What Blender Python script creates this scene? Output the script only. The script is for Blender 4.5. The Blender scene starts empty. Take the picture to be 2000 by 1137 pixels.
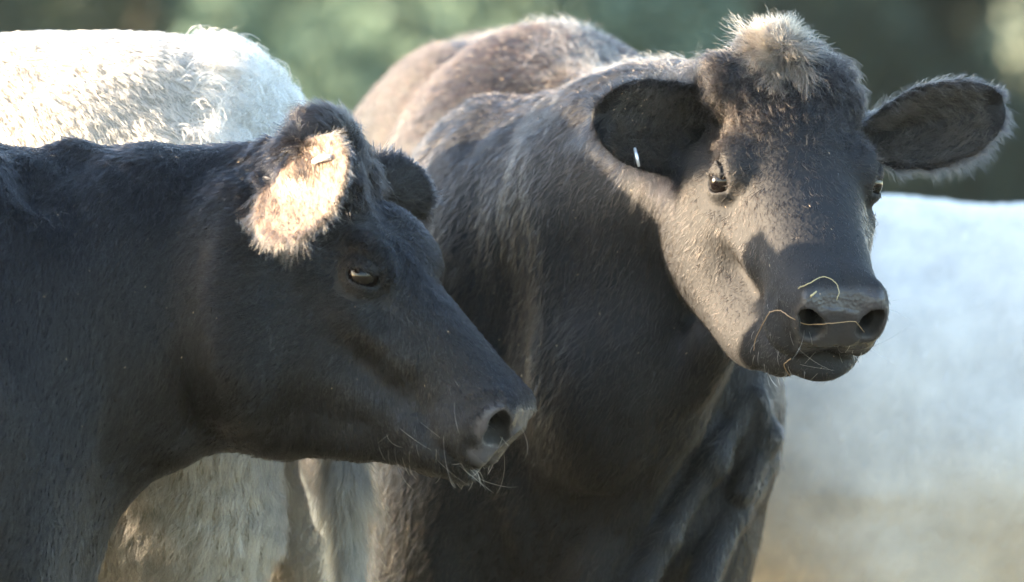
import bpy, math, os
import numpy as np
from concurrent.futures import ThreadPoolExecutor
from mathutils import Vector, Matrix
R = math.radians
CLAY = os.environ.get('CLAY') == '1'
rng = np.random.default_rng(7)

# ------------------------------------------------------------------ camera, sky, sun, exposure
sc = bpy.context.scene
CAMZ, CAMD, S = 1.15, 10.0, 1420.0          # camera height, distance to the y=0 plane, photo pixels per metre there
cam = bpy.data.objects.new('camera', bpy.data.cameras.new('camera'))
sc.collection.objects.link(cam)
cam.location = (0, -CAMD, CAMZ)
cam.rotation_euler = (R(90), 0, 0)
cam.data.sensor_width = 36
cam.data.lens = 36 * CAMD / (2000 / S)
cam.data.clip_start = 0.5
cam.data.clip_end = 600
cam.data.dof.use_dof = True
cam.data.dof.focus_distance = CAMD + 0.15
cam.data.dof.aperture_fstop = 4.0
sc.camera = cam

SUN_AZ, SUN_EL = -3.0, 13.0                 # light travels to +x, turned SUN_AZ towards +y, and down by SUN_EL
world = bpy.data.worlds.new("World"); sc.world = world; world.use_nodes = True
nt = world.node_tree
sky = nt.nodes.new('ShaderNodeTexSky'); sky.sky_type = 'NISHITA'; sky.sun_disc = False
to_sun = Vector((-math.cos(R(SUN_AZ)) * math.cos(R(SUN_EL)), -math.sin(R(SUN_AZ)) * math.cos(R(SUN_EL)), math.sin(R(SUN_EL))))
sky.sun_elevation = R(SUN_EL)
sky.sun_rotation = math.atan2(to_sun.x, to_sun.y)
sky.air_density = 1.0; sky.dust_density = 1.0; sky.ozone_density = 1.0
nt.links.new(sky.outputs[0], nt.nodes['Background'].inputs[0])
nt.nodes['Background'].inputs[1].default_value = 0.14
sun = bpy.data.objects.new('sun', bpy.data.lights.new('sun', 'SUN'))
sc.collection.objects.link(sun)
sun.data.energy = 5.0; sun.data.angle = R(0.6); sun.data.color = (1.0, 0.79, 0.55)
sun.rotation_euler = to_sun.to_track_quat('Z', 'Y').to_euler()
sc.view_settings.view_transform = 'Standard'; sc.view_settings.look = 'None'
sc.view_settings.exposure = 3.0; sc.view_settings.gamma = 1.0
sc.cycles.max_bounces = 6; sc.cycles.diffuse_bounces = 2; sc.cycles.glossy_bounces = 3; sc.cycles.transmission_bounces = 5
sc.cycles.transparent_max_bounces = 8
sc.cycles.use_denoising = os.environ.get('DN', '1') == '1'

def P(px, py, d=0.0):
    k = (CAMD + d) / CAMD
    return np.array([(px - 1000) / S * k, d, CAMZ + (568.5 - py) / S * k])

# ------------------------------------------------------------------ object helpers
def link(o, parent=None):
    sc.collection.objects.link(o)
    if parent is not None: o.parent = parent
    return o
def tag(o, label=None, cat=None, group=None, kind=None):
    if label: o['label'] = label
    if cat: o['category'] = cat
    if group: o['group'] = group
    if kind: o['kind'] = kind
    return o
def mesh_np(name, V, F, mat=None, parent=None, smooth=True):
    V = np.asarray(V, np.float32); F = np.asarray(F, np.int32)
    me = bpy.data.meshes.new(name)
    n = F.shape[1]
    me.vertices.add(len(V)); me.vertices.foreach_set('co', V.ravel())
    me.loops.add(F.size); me.loops.foreach_set('vertex_index', F.ravel())
    me.polygons.add(len(F)); me.polygons.foreach_set('loop_start', np.arange(0, F.size, n, dtype=np.int32))
    me.polygons.foreach_set('loop_total', np.full(len(F), n, np.int32))
    me.update(calc_edges=True)
    if smooth: me.polygons.foreach_set('use_smooth', np.ones(len(F), bool))
    if mat: me.materials.append(mat)
    return link(bpy.data.objects.new(name, me), parent)

# ------------------------------------------------------------------ noise
def hash3(i, j, k, seed):
    h = (i.astype(np.int64) * 374761393 + j.astype(np.int64) * 668265263 + k.astype(np.int64) * 2147483647 + seed * 974634777) & 0xffffffff
    h = ((h ^ (h >> 13)) * 1274126177) & 0xffffffff
    h = h ^ (h >> 16)
    return (h & 0xffffff).astype(np.float32) / 0xffffff * 2 - 1
def noise(p, scale, seed=0):
    q = p / scale
    f = np.floor(q); r = (q - f).astype(np.float32); f = f.astype(np.int64)
    r = r * r * (3 - 2 * r)
    out = 0
    for a in (0, 1):
        wa = r[:, 0] if a else 1 - r[:, 0]
        for b in (0, 1):
            wb = wa * (r[:, 1] if b else 1 - r[:, 1])
            for c in (0, 1):
                out = out + wb * (r[:, 2] if c else 1 - r[:, 2]) * hash3(f[:, 0] + a, f[:, 1] + b, f[:, 2] + c, seed)
    return out
def vnoise(p, scale, seed=0):
    return np.stack([noise(p, scale, seed + 11 * i) for i in range(3)], 1)

# ------------------------------------------------------------------ implicit surfaces
def nrm(v): return v / np.maximum(np.linalg.norm(v, axis=-1, keepdims=True), 1e-9)
def smin(a, b, k):
    h = np.clip(0.5 + 0.5 * (b - a) / k, 0, 1)
    return b * (1 - h) + a * h - k * h * (1 - h)
def smax(a, b, k): return -smin(-a, -b, k)
def sub(a, b, k): return smax(a, -b, k)
def ell(p, c, r, rot=None):
    q = p - np.asarray(c, np.float32)
    if rot is not None: q = q @ rot            # columns of rot are the ellipsoid's axes
    r = np.asarray(r, np.float32)
    k0 = np.linalg.norm(q / r, axis=1); k1 = np.linalg.norm(q / (r * r), axis=1)
    return k0 * (k0 - 1) / np.maximum(k1, 1e-6)
def cone(p, a, b, ra, rb):
    a = np.asarray(a, np.float32); b = np.asarray(b, np.float32)
    ab = b - a
    t = np.clip(((p - a) @ ab) / (ab @ ab + 1e-9), 0, 1)
    return np.linalg.norm(p - a - t[:, None] * ab, axis=1) - (ra + (rb - ra) * t)
def chain(p, pts, k=0.0):
    out = None
    for (a, ra), (b, rb) in zip(pts[:-1], pts[1:]):
        f = cone(p, a, b, ra, rb)
        out = f if out is None else (smin(out, f, k) if k else np.minimum(out, f))
    return out
def axes(x, up):
    x = nrm(np.asarray(x, float)); z = np.asarray(up, float); z = nrm(z - x * (z @ x)); y = np.cross(z, x)
    return np.stack([x, y, z], 1).astype(np.float32)
def pchip(x, xs, ys):
    xs = np.asarray(xs, float); ys = np.asarray(ys, float)
    d = np.diff(ys) / np.diff(xs); m = np.zeros(len(xs))
    for i in range(1, len(xs) - 1):
        if d[i-1] * d[i] > 0: m[i] = 2 * d[i-1] * d[i] / (d[i-1] + d[i])
    m[0] = d[0]; m[-1] = d[-1]
    xc = np.clip(x, xs[0], xs[-1])
    i = np.clip(np.searchsorted(xs, xc) - 1, 0, len(xs) - 2)
    h = xs[i+1] - xs[i]; t = (xc - xs[i]) / h
    return ((1 + 2*t) * (1-t)**2 * ys[i] + t * (1-t)**2 * h * m[i] + t*t * (3 - 2*t) * ys[i+1] + t*t * (t-1) * h * m[i+1]).astype(np.float32)
def loft(s, w, t, st, n=2.3):
    """st: rows (s, top, bottom, half width); superelliptic sections"""
    st = np.asarray(st, float); xs = st[:, 0]
    top = pchip(s, xs, st[:, 1]); bot = pchip(s, xs, st[:, 2]); a = np.maximum(pchip(s, xs, st[:, 3]), 0.004)
    b = np.maximum((top - bot) / 2, 0.004); c = (top + bot) / 2
    f = ((np.abs(w / a) ** n + np.abs((t - c) / b) ** n) ** (1 / n) - 1) * np.minimum(a, b)
    e = np.maximum(xs[0] - s, s - xs[-1])
    return np.maximum(f, e)

def polygonise(fn0, axs):
    """sparse naive surface nets; axs: per axis a list of (coordinate, cell size there), so that far parts get larger cells"""
    wr = []
    for ax in axs:
        g = [0.0]; c = np.array([a for a, _ in ax], float); d = np.array([b for _, b in ax], float)
        for i in range(1, len(c)): g.append(g[-1] + (c[i] - c[i-1]) * 2 / (d[i] + d[i-1]))
        wr.append((np.array(g), c))
    def warp(q): return np.stack([np.interp(q[:, i], *wr[i]) for i in range(3)], 1).astype(np.float32)
    def fn(q): return fn0(warp(q))
    lo = np.zeros(3); hi = np.array([g[-1] for g, _ in wr]); h = 1.0
    B = 8
    nb = np.ceil((hi - lo) / (h * B)).astype(int); n = nb * B + 1
    ctr = np.stack(np.meshgrid(*[np.arange(k) for k in nb], indexing='ij'), -1).reshape(-1, 3)
    cp = (lo + (ctr + 0.5) * B * h).astype(np.float32)
    fc = fn(cp)
    up = warp(cp + B / 2) - warp(cp - B / 2)
    near = np.abs(fc) < np.linalg.norm(up, axis=1) * .80 + .012
    G = np.where(fc > 0, 1.0, -1.0).astype(np.float32).reshape(nb)
    G = np.repeat(np.repeat(np.repeat(G, B, 0), B, 1), B, 2)
    G = np.pad(G, ((0, 1), (0, 1), (0, 1)), mode='edge')
    blocks = ctr[near]
    off = np.stack(np.meshgrid(*[np.arange(B + 1)] * 3, indexing='ij'), -1).reshape(-1, 3)
    CH = 150
    def work(i):
        idx = (blocks[i:i+CH, None, :] * B + off[None]).reshape(-1, 3)
        G[idx[:, 0], idx[:, 1], idx[:, 2]] = fn((lo + idx * h).astype(np.float32))
    with ThreadPoolExecutor(4) as ex: list(ex.map(work, range(0, len(blocks), CH)))
    # surface nets
    sgn = G < 0
    cnt = np.zeros(tuple(np.array(G.shape) - 1), np.uint8)
    for a in (0, 1):
        for b in (0, 1):
            for c in (0, 1):
                cnt += sgn[a:G.shape[0]-1+a, b:G.shape[1]-1+b, c:G.shape[2]-1+c]
    cells = np.argwhere((cnt > 0) & (cnt < 8))
    idmap = np.full(cnt.shape, -1, np.int32); idmap[tuple(cells.T)] = np.arange(len(cells))
    acc = np.zeros((len(cells), 3)); num = np.zeros(len(cells))
    cor = [(a, b, c) for a in (0, 1) for b in (0, 1) for c in (0, 1)]
    val = {q: G[cells[:, 0]+q[0], cells[:, 1]+q[1], cells[:, 2]+q[2]] for q in cor}
    for q in cor:
        for ax in range(3):
            if q[ax] == 0:
                q2 = list(q); q2[ax] = 1; q2 = tuple(q2)
                v0, v1 = val[q], val[q2]
                m = (v0 < 0) != (v1 < 0)
                t = np.where(m, v0 / np.where(m, v0 - v1, 1), 0)
                pt = np.array(q, float)[None] + 0 * acc
                pt[:, ax] = t
                acc += np.where(m[:, None], pt, 0); num += m
    V = lo + (cells + acc / num[:, None]) * h
    F = []
    for ax in range(3):
        a1, a2 = (ax + 1) % 3, (ax + 2) % 3
        s0 = [slice(1, -1)] * 3; s1 = [slice(1, -1)] * 3
        s0[ax] = slice(0, -1); s1[ax] = slice(1, None)
        A = sgn[tuple(s0)]; Bq = sgn[tuple(s1)]
        e = np.argwhere(A != Bq)
        dirn = A[tuple(e.T)]
        base = e + 1; base[:, ax] -= 1
        def cell(d1, d2):
            q = base.copy(); q[:, a1] += d1; q[:, a2] += d2
            return idmap[q[:, 0], q[:, 1], q[:, 2]]
        quad = np.stack([cell(-1, -1), cell(0, -1), cell(0, 0), cell(-1, 0)], 1)
        quad = np.where(dirn[:, None], quad, quad[:, ::-1])
        F.append(quad[(quad >= 0).all(1)])
    F = np.concatenate(F)
    V = warp(V)
    used = np.zeros(len(V), bool); used[F.ravel()] = True
    re = np.cumsum(used) - 1
    return V[used], re[F]

def keep_largest(V, F):
    lab = np.arange(len(V))
    e = np.concatenate([F[:, [0, 1]], F[:, [1, 2]], F[:, [2, 3]], F[:, [3, 0]]])
    for _ in range(400):
        m = np.minimum(lab[e[:, 0]], lab[e[:, 1]])
        new = lab.copy(); np.minimum.at(new, e[:, 0], m); np.minimum.at(new, e[:, 1], m)
        new = new[new]
        if (new == lab).all(): break
        lab = new
    u, c = np.unique(lab, return_counts=True)
    ok = lab == u[c.argmax()]
    re = np.cumsum(ok) - 1
    return V[ok], re[F[ok[F[:, 0]]]]

class Frame:
    """a local frame: s forward (to the nose), w to one side, t up out of the forehead"""
    def __init__(self, o, f, up):
        self.o = np.asarray(o, np.float32)
        f = nrm(np.asarray(f, float)); up = np.asarray(up, float); t = nrm(up - f * (up @ f)); w = np.cross(f, t)
        self.M = np.stack([f, w, t], 1).astype(np.float32)
    def loc(self, p): return (p - self.o) @ self.M
    def wld(self, q): return self.o + np.asarray(q, np.float32) @ self.M.T
    def vec(self, q): return np.asarray(q, np.float32) @ self.M.T

def shell_ear(q, L, W, cup, th, prof=None):
    """q in ear frame: x to the tip, y across, z out of the hollow side. A cupped leaf."""
    u = q[:, 0] / L
    hw = W * pchip(u, *(prof or ([-.25, 0, .2, .45, .7, .88, 1.0, 1.1], [.42, .5, .78, 1.0, .93, .68, .3, .05])))
    v = q[:, 1] / hw
    c = cup * pchip(u, [-.2, .1, .5, 1], [1.5, 1.25, .9, .5])
    zc = c * W * (v * v) * .9 - 0.02 * np.clip(u, 0, 1.2) ** 2
    f1 = np.abs(q[:, 2] - zc) - th * (1.25 - .5 * np.clip(u, 0, 1))
    f2 = (np.abs(v) - 1) * hw
    f3 = np.maximum(q[:, 0] - L, -q[:, 0] - .04)
    return smax(smax(f1 * .8, f2 * .9, .010), f3, .012)

# ------------------------------------------------------------------ a polled cow's head (s forward, w sideways, t up; metres)
EYE = (.200, .094, -.062); EYE_R = .0255
def head_sdf(q, g):
    r = np.linalg.norm(q - np.array([.22, 0, -.12], np.float32), axis=1)
    out = r - .36
    m = r < .44
    if m.any(): out[m] = head_sdf_(q[m], g)
    return out
def head_sdf_(q, g):
    s, w0, t = q[:, 0], q[:, 1], q[:, 2]
    w = np.abs(w0)
    m = np.stack([s, w, t], 1)
    W = g.get('W', 1.0)
    mw = np.stack([s, w / W, t], 1)
    dip = g.get('dip', 0); lip = g.get('lip', 0.0)
    Wm = g.get('Wm', 1.0); w2 = np.abs(w0 + g.get('turn', 0) * sstep(s, .30, .50)); mn = np.stack([s, w2 / Wm, t], 1)
    ml = m - np.array([lip, 0, 0], np.float32); mlw = mw - np.array([lip, 0, 0], np.float32)
    skull = loft(s, w, t, [(-.06, -.07, -.13, .03), (-.03, -.01, -.16, .07), (.0, .012, -.175, .088*W), (.07, .022 - dip, -.19, .098*W), (.14, .018 - dip, -.19, .100*W),
                           (.20, .008, -.185, .092*W), (.27, .0, -.17, .082*W), (.34, .001, -.15, .073*W), (.41, .004, -.14, .070*W), (.46, .0, -.13, .068*W),
                           (.50, -.008, -.11, .058), (.522, -.03, -.085, .03)], 2.5)
    f = skull
    f = smin(f, ell(mw, (-.005, 0, -.01), (.055, .06, .05)), .04)                         # poll
    f = smin(f, ell(mw, (.045, .055, -.012), (.06, .035, .035)), .03)                    # lobes beside the poll
    f = smin(f, ell(mw, (.188, .086, -.036), (.050, .030, .028)), .022)                   # brow
    f = smin(f, ell(mw, (.13, .072, -.20), (.125, .050, .105)), .05)                      # cheek muscle
    f = smin(f, cone(mw, (.14, .06, -.235), (.40, .030, -.165), .05, .028), .05)          # lower jaw
    f = smin(f, cone(mw, (.235, .082, -.105), (.33, .060, -.10), .020, .012), .05)        # facial crest
    f = smin(f, ell(mn, (.478 + g.get('wing', 0) * .6, .026, -.062), (.050, .050, .062)), .03)                    # muzzle
    f = smin(f, ell(mlw, (.455, .040, -.105), (.058, .036, .038)), .02)                    # upper lip
    f = smin(f, ell(mn, (.496 + g.get('wing', 0), .059, -.050), (.038, .030, .050)), .014)                   # nostril wing
    # mouth groove, then the lower lip and chin
    gro = chain(ml, [((.540, 0, -.118), .004), ((.520, .030, -.122), .004), ((.475, .056, -.134), .004), ((.440, .070, -.146), .004), ((.425, .076, -.152), .002)])
    f = sub(f, gro, .008)
    f = smin(f, ell(mlw, (.462, .0, -.154 + g.get('chin', 0)), (.054, .050, .030)), .012)
    f = smin(f, ell(mlw, (.420, .032, -.168 + g.get('chin', 0)), (.060, .034, .032)), .02)
    f = sub(f, gro, .006)
    # nostril: a comma
    nr = g.get('nr', 1.0); no_ = mn - np.array(g.get('nos', (0, 0, 0)), np.float32)
    nos = chain(no_, [((.550, .036, -.056), .016 * nr), ((.532, .051, -.054), .0205 * nr), ((.518, .060, -.038), .0150 * nr), ((.512, .062, -.028), .008)], .004)
    nos2 = cone(no_, (.525, .047, -.050), (.460, .040, -.052), .016, .012)
    f = sub(f, np.minimum(nos, nos2), .007)
    # folds above the nostril
    f = sub(f, chain(m, [((.475, .078, .0), .003), ((.462, .085, -.035), .004), ((.455, .088, -.07), .003)]), .02)
    # eye: hollow in front of and behind the eye, socket, lids
    e = np.array(EYE, np.float32) * np.array([1, W, 1], np.float32)
    f = sub(f, ell(m, e + (.055, .022, -.008), (.032, .014, .016)), .03)
    f = sub(f, ell(m, e + (-.075, .026, .012), (.045, .016, .03)), .04)
    lid = ell(m, e, (.035, .0295, .0305))
    f = smin(f, lid, .012)
    slit_r = axes((.87, -.05, .48), (-.48, 0, .87))
    f = sub(f, ell(m, e + (.007, .018, .003), (.0260, .028, g.get('open', .011)), slit_r), .004)
    f = sub(f, ell(m, e, (EYE_R,) * 3), .002)
    f = sub(f, cone(m, e + (.024, .012, .010), e + (.038, .008, .010), .003, .0015), .006)
    # wrinkles over the eye
    for k, (dz, ln) in enumerate([(.031, .030), (.040, .034)]):
        f = sub(f, chain(m, [(e + (-ln, .012, dz - .012), .001), (e + (0, .014, dz), .0015), (e + (ln, .008, dz - .012), .001)]), .009)
    return f

def head_frame(px, py, d, yaw, pitch, roll, scale):
    f = np.array([math.cos(pitch) * math.cos(yaw), -math.cos(pitch) * math.sin(yaw), -math.sin(pitch)])
    t = np.array([0, 0, 1.]) - f * f[2]; t /= np.linalg.norm(t); w = np.cross(f, t)
    fr = Frame(P(px, py, d), f, t * math.cos(roll) + w * math.sin(roll))
    fr.k = scale
    return fr
HA = head_frame(642, 284, 0.0, .20, .900, .05, .903)
HB = head_frame(1524, 122, 0.35, 1.395, .715, -.012, .97)
GA = dict(W=.96, open=.0105, dip=.022, lip=.022, nos=(-.016, .011, .0), nr=1.10, wing=-.015, chin=.010); GB = dict(W=1.09, open=.0125, lip=.006, Wm=.82, turn=.010)

class Ear:
    def __init__(self, base, axis, normal, L, W, cup, th=.006):
        self.o = np.asarray(base, np.float32)
        x = nrm(np.asarray(axis, float)); z = np.asarray(normal, float); z = nrm(z - x * (z @ x)); y = np.cross(z, x)
        self.M = np.stack([x, y, z], 1).astype(np.float32); self.p = (L, W, cup, th); self.L = L
    def loc(self, p): return (p - self.o) @ self.M
    def wld(self, q): return self.o + np.asarray(q, np.float32) @ self.M.T
    def sdf(self, p):
        q = self.loc(p)
        out = np.full(len(p), 9., np.float32)
        m = np.linalg.norm(q, axis=1) < self.L * 1.6
        out[m] = shell_ear(q[m], *self.p)
        out[~m] = np.linalg.norm(q[~m], axis=1) - self.L * 1.2
        return out
# profile cow: near ear reaches to the viewer, hollow side turned back to the sun; far ear beyond the forehead
EA1 = Ear(P(574, 338, -.08), (.22, -.88, -.30), (-.66, -.46, .52), .165, .086, .22)
EA2 = Ear(P(722, 355, .10), (.58, .70, -.22), (.30, .85, -.10), .118, .050, .5)
EB1 = Ear(P(1392, 262, .40), (-.80, -.56, .12), (.50, -.82, -.18), .205, .070, .50)
EB2 = Ear(P(1692, 266, .40), (.95, -.12, .20), (-.02, -.93, -.25), .205, .064, .60)

def leg(p, x, y, ztop, fore=True, side=1, r=1.0):
    """straight foreleg or jointed hind leg down to the ground at gz(y)"""
    g = gz(y)
    if fore:
        pts = [((x, y, ztop), .085*r), ((x, y - .01, g + .62), .062*r), ((x, y - .015, g + .42), .048*r), ((x, y, g + .20), .033*r), ((x, y, g + .10), .040*r), ((x, y - .02, g + .03), .05*r)]
    else:
        pts = [((x, y, ztop), .13*r), ((x, y, g + .62), .075*r), ((x, y, g + .45), .050*r), ((x, y, g + .20), .036*r), ((x, y, g + .10), .042*r), ((x, y, g + .03), .05*r)]
    return chain(p, pts, .03)
def gz(y): return 0.045 * min(max(y, 0), 4.0)

# ---- cow A: in profile, body out of frame to the left
def bodyA(p):
    x = (p[:, 0] * S / 1.0 + 1000)                       # photo columns at the y=0 plane, just as a length scale
    t = (p[:, 2] - CAMZ) * S
    st = [(-2680, -20, -300, 60), (-2600, 190, -560, 240), (-2400, 285, -760, 360), (-2000, 300, -840, 420), (-1300, 290, -930, 480), (-700, 290, -930, 460),
          (-350, 300, -880, 350), (-100, 287, -800, 300), (60, 280, -720, 245), (180, 282, -455, 250), (300, 283, -335, 222),
          (400, 284, -285, 190), (500, 290, -270, 120), (580, 270, -250, 115), (640, 200, -150, 60)]
    cy = pchip(x, [-2600, -300, 60, 200, 400, 520, 620], [.06, .05, .06, .085, .080, .04, .03])
    f = loft(x, (p[:, 1] - cy) * S, t, [(a, b, c, d) for a, b, c, d in st], 2.35) / S
    # shoulder blade and point of shoulder, brisket
    f = smin(f, ell(p, P(-190, 760, -.04), (.20, .17, .32)), .10)
    f = smin(f, ell(p, P(-60, 1150, .04), (.16, .14, .20)), .12)
    return f
def legsA(p):
    f = None
    for (px, dy, fore) in [(-230, -.12, True), (-330, .18, True), (-2280, -.20, False), (-2440, .16, False)]:
        q = p.copy()
        q[:, 1] -= dy
        xx = (px - 1000) / S
        q2 = q.copy(); q2[:, 1] = q[:, 1]
        l = leg(q2 + np.array([0, 0, 0], np.float32), xx, 0.0, .62 if fore else .75, fore)
        f = l if f is None else np.minimum(f, l)
    return f
def sdfA(p):
    f = bodyA(p)
    f = smin(f, legsA(p), .06)
    m = p[:, 0] > -.75
    out = f
    if m.any():
        pm = p[m]; q = HA.loc(pm) / HA.k
        fm = f[m]
        # dewlap and throat
        fm = smin(fm, chain(pm, [(P(700, 845, .0), .040), (P(560, 815, .02), .045), (P(440, 800, .04), .04), (P(330, 850, .05), .035), (P(210, 905, .05), .035), (P(85, 1060, .06), .04)], .02), .05)
        fm = smin(fm, ell(pm, P(468, 590, -.020), (.092, .100, .175)), .03)
        fm = sub(fm, chain(pm, [(P(470, 325, -.085), .006), (P(405, 420, -.098), .011), (P(365, 530, -.105), .014), (P(338, 650, -.105), .014), (P(342, 750, -.09), .006)]), .028)
        # folds on the neck behind the jaw
        nf = noise(pm * np.array([1, 1, .22], np.float32), .055, 3) * .012 * np.clip((P(430, 0)[0] - pm[:, 0]) / .15, 0, 1)
        fm = fm + nf
        h = head_sdf(q, GA)
        h = smin(h, ell(q, (.075, .060, -.215), (.135, .062, .125)), .03)
        h = smin(h, ell(q, (.20, .03, -.255), (.14, .06, .07)), .05)
        h = smin(h, ell(q, (.31, .01, -.215), (.13, .040, .045)), .04)
        h = smin(h, ell(q, (.405, .0, -.180), (.085, .035, .032)), .03)
        h = smin(h, ell(q, (.190, -.040, .000), (.065, .040, .028)), .03)
        h = h * HA.k
        g = smin(fm, h, .018)
        for e in (EA1, EA2): g = smin(g, e.sdf(pm), .016)
        g = smin(g, cone(pm, EA1.wld((-.045, 0, -.01)), EA1.wld((.03, 0, .0)), .030, .024), .02)
        out = f.copy(); out[m] = g
    return out

# ---- cow B: comes towards the camera, head turned to the right of the picture
def sdfB(p):
    f = ell(p, P(990, 590, 2.3), (.375, .62, .42)); f = smin(f, ell(p, P(1000, 720, 2.2), (.385, .75, .42)), .08)                                        # barrel
    f = smin(f, ell(p, P(990, 500, 3.0), (.33, .36, .40)), .12)                           # hindquarters
    f = smin(f, ell(p, P(880, 330, 2.0), (.13, .35, .20)), .12)
    f = smin(f, ell(p, P(1180, 322, 1.95), (.15, .40, .17)), .08)
    f = smin(f, ell(p, P(1070, 570, 1.45), (.30, .45, .42)), .12)                         # behind the shoulder
    f = smin(f, chain(p, [(P(1000, 108, 2.3), .02), (P(1040, 145, 1.6), .03), (P(1120, 195, 1.2), .04), (P(1250, 205, .85), .05), (P(1400, 205, .6), .05)], .03), .08)  # topline
    f = smin(f, ell(p, P(950, 660, 1.0), (.165, .30, .36), axes((1, .3, 0), (0, 0, 1))), .07)     # right shoulder
    f = smin(f, ell(p, P(880, 1050, 1.0), (.12, .22, .34)), .08)
    f = smin(f, ell(p, P(1330, 950, 1.05), (.110, .24, .28)), .08)                        # left shoulder
    f = smin(f, ell(p, P(1180, 880, .92), (.23, .26, .33)), .09)                          # chest
    f = smin(f, ell(p, P(1420, 770, .86), (.085, .14, .15)), .06)
    # neck
    nk = [(P(1400, 330, .52), .150), (P(1270, 400, .68), .195), (P(1120, 500, .92), .25)]
    f = smin(f, chain(p, nk, .05), .05)
    f = smin(f, ell(p, P(1240, 620, .66), (.15, .18, .27), axes((1, .35, -.35), (0, 0, 1))), .06)
    # dewlap from the throat to the brisket, and skin folds
    f = smin(f, chain(p, [(P(1400, 660, .46), .035), (P(1320, 830, .58), .030), (P(1220, 990, .66), .030), (P(1150, 1160, .70), .04)], .02), .035)
    f = smin(f, chain(p, [(P(1450, 790, .74), .016), (P(1390, 900, .70), .022), (P(1300, 1050, .675), .022), (P(1230, 1180, .66), .03)], .02), .018)
    f = smin(f, chain(p, [(P(1500, 900, .84), .014), (P(1430, 1000, .76), .020), (P(1370, 1140, .71), .024)], .02), .018)
    f = smin(f, chain(p, [(P(1480, 770, .74), .012), (P(1500, 850, .76), .018), (P(1450, 960, .74), .016)], .02), .016)
    for x, y, zt, fo in [(-.12, .95, .62, True), (.24, 1.0, .62, True), (-.22, 3.0, .8, False), (.20, 3.05, .8, False)]:
        f = smin(f, leg(p, x, y, zt, fo, 1, 1.15), .07)
    m = p[:, 1] < 1.1
    out = f
    if m.any():
        pm = p[m]; q = HB.loc(pm) / HB.k
        fm = f[m] + noise(pm * np.array([1, 1, .22], np.float32), .045, 5) * .006 * (1 - .0)
        h = head_sdf(q, GB)
        h = smin(h, ell(q, (-.02, .03, .0), (.04, .035, .03)), .02)
        h = smin(h, ell(q, (.13, .094, -.205), (.145, .070, .12)), .04)
        h = smin(h, ell(q, (.21, .03, -.235), (.15, .062, .07)), .05)
        h = smin(h, ell(q, (.34, .040, -.200), (.12, .045, .042)), .03)
        h = smin(h, ell(q, (.10, .06, -.26), (.10, .06, .09)), .05)
        h = smin(h, ell(q, (.25, .072, -.228), (.15, .050, .052)), .05)
        h = smin(h, ell(q, (.035, .095, -.012), (.055, .030, .036)), .018)
        h = smin(h, ell(q, (.045, -.088, -.020), (.065, .024, .030)), .018)
        h = h * HB.k
        g = smin(fm, h, .025)
        for e in (EB1, EB2):
            g = smin(g, e.sdf(pm), .016)
            g = smin(g, cone(pm, e.wld((-.07, 0, -.012)), e.wld((.02, 0, -.004)), .040, .030), .025)
            g = sub(g, cone(pm, e.wld((.015, 0, .016)), e.wld((.10, 0, .03)), .014, .022), .014)
        out = f.copy(); out[m] = g
    return out

# ---- cow C: white, standing behind A, rump to the right, tail hanging; cow D: white, far right
def sdfC(p):
    f = ell(p, P(-380, 575, 0.74), (.70, .35, .41))
    f = smin(f, ell(p, P(185, 395, 0.66), (.28, .26, .23)), .07)
    f = smin(f, ell(p, P(370, 545, 0.70), (.195, .27, .33)), .06)                           # hindquarters
    f = smin(f, ell(p, P(110, 290, 0.66), (.20, .12, .15)), .07)                           # hook bone
    f = smin(f, ell(p, P(475, 540, 0.70), (.11, .22, .26)), .04)
    f = smin(f, ell(p, P(300, 235, 0.68), (.17, .19, .115)), .05)
    f = smin(f, ell(p, P(325, 700, .52), (.17, .22, .35)), .05)
    f = smin(f, ell(p, P(240, 935, 0.53), (.14, .13, .20)), .05)                           # shaggy thigh and flank
    f = smin(f, ell(p, P(-120, 900, .60), (.42, .22, .25)), .08)
    f = smin(f, ell(p, P(-900, 560, 0.79), (.55, .28, .40)), .12)
    f = smin(f, chain(p, [(P(-1400, 420, 0.79), .26), (P(-1800, 480, 0.74), .15), (P(-1950, 560, 0.69), .13)], .05), .08)
    f = smin(f, chain(p, [(P(-1930, 540, 0.69), .12), (P(-2200, 900, 0.64), .06)], .05), .05)
    f = smin(f, chain(p, [(P(540, 330, 0.68), .035), (P(620, 420, 0.68), .026), (P(660, 600, 0.64), .020), (P(672, 900, 0.58), .014), (P(680, 1200, 0.56), .010)], .01), .02)   # tail
    f = smin(f, leg(p, -.48, .50, .80, False, 1, 1.05), .06)
    f = smin(f, chain(p, [(P(470, 820, 0.80), .09), (P(556, 980, 0.80), .026), (P(578, 1100, 0.80), .045), (P(590, 1500, 0.84), .04), (P(545, 1800, 0.92), .036)], .03), .04)
    f = smin(f, leg(p, -1.75, .60, .62, True, 1, 1.05), .06)
    f = smin(f, leg(p, -1.70, 1.0, .62, True, 1, 1.05), .06)
    return f
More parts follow.
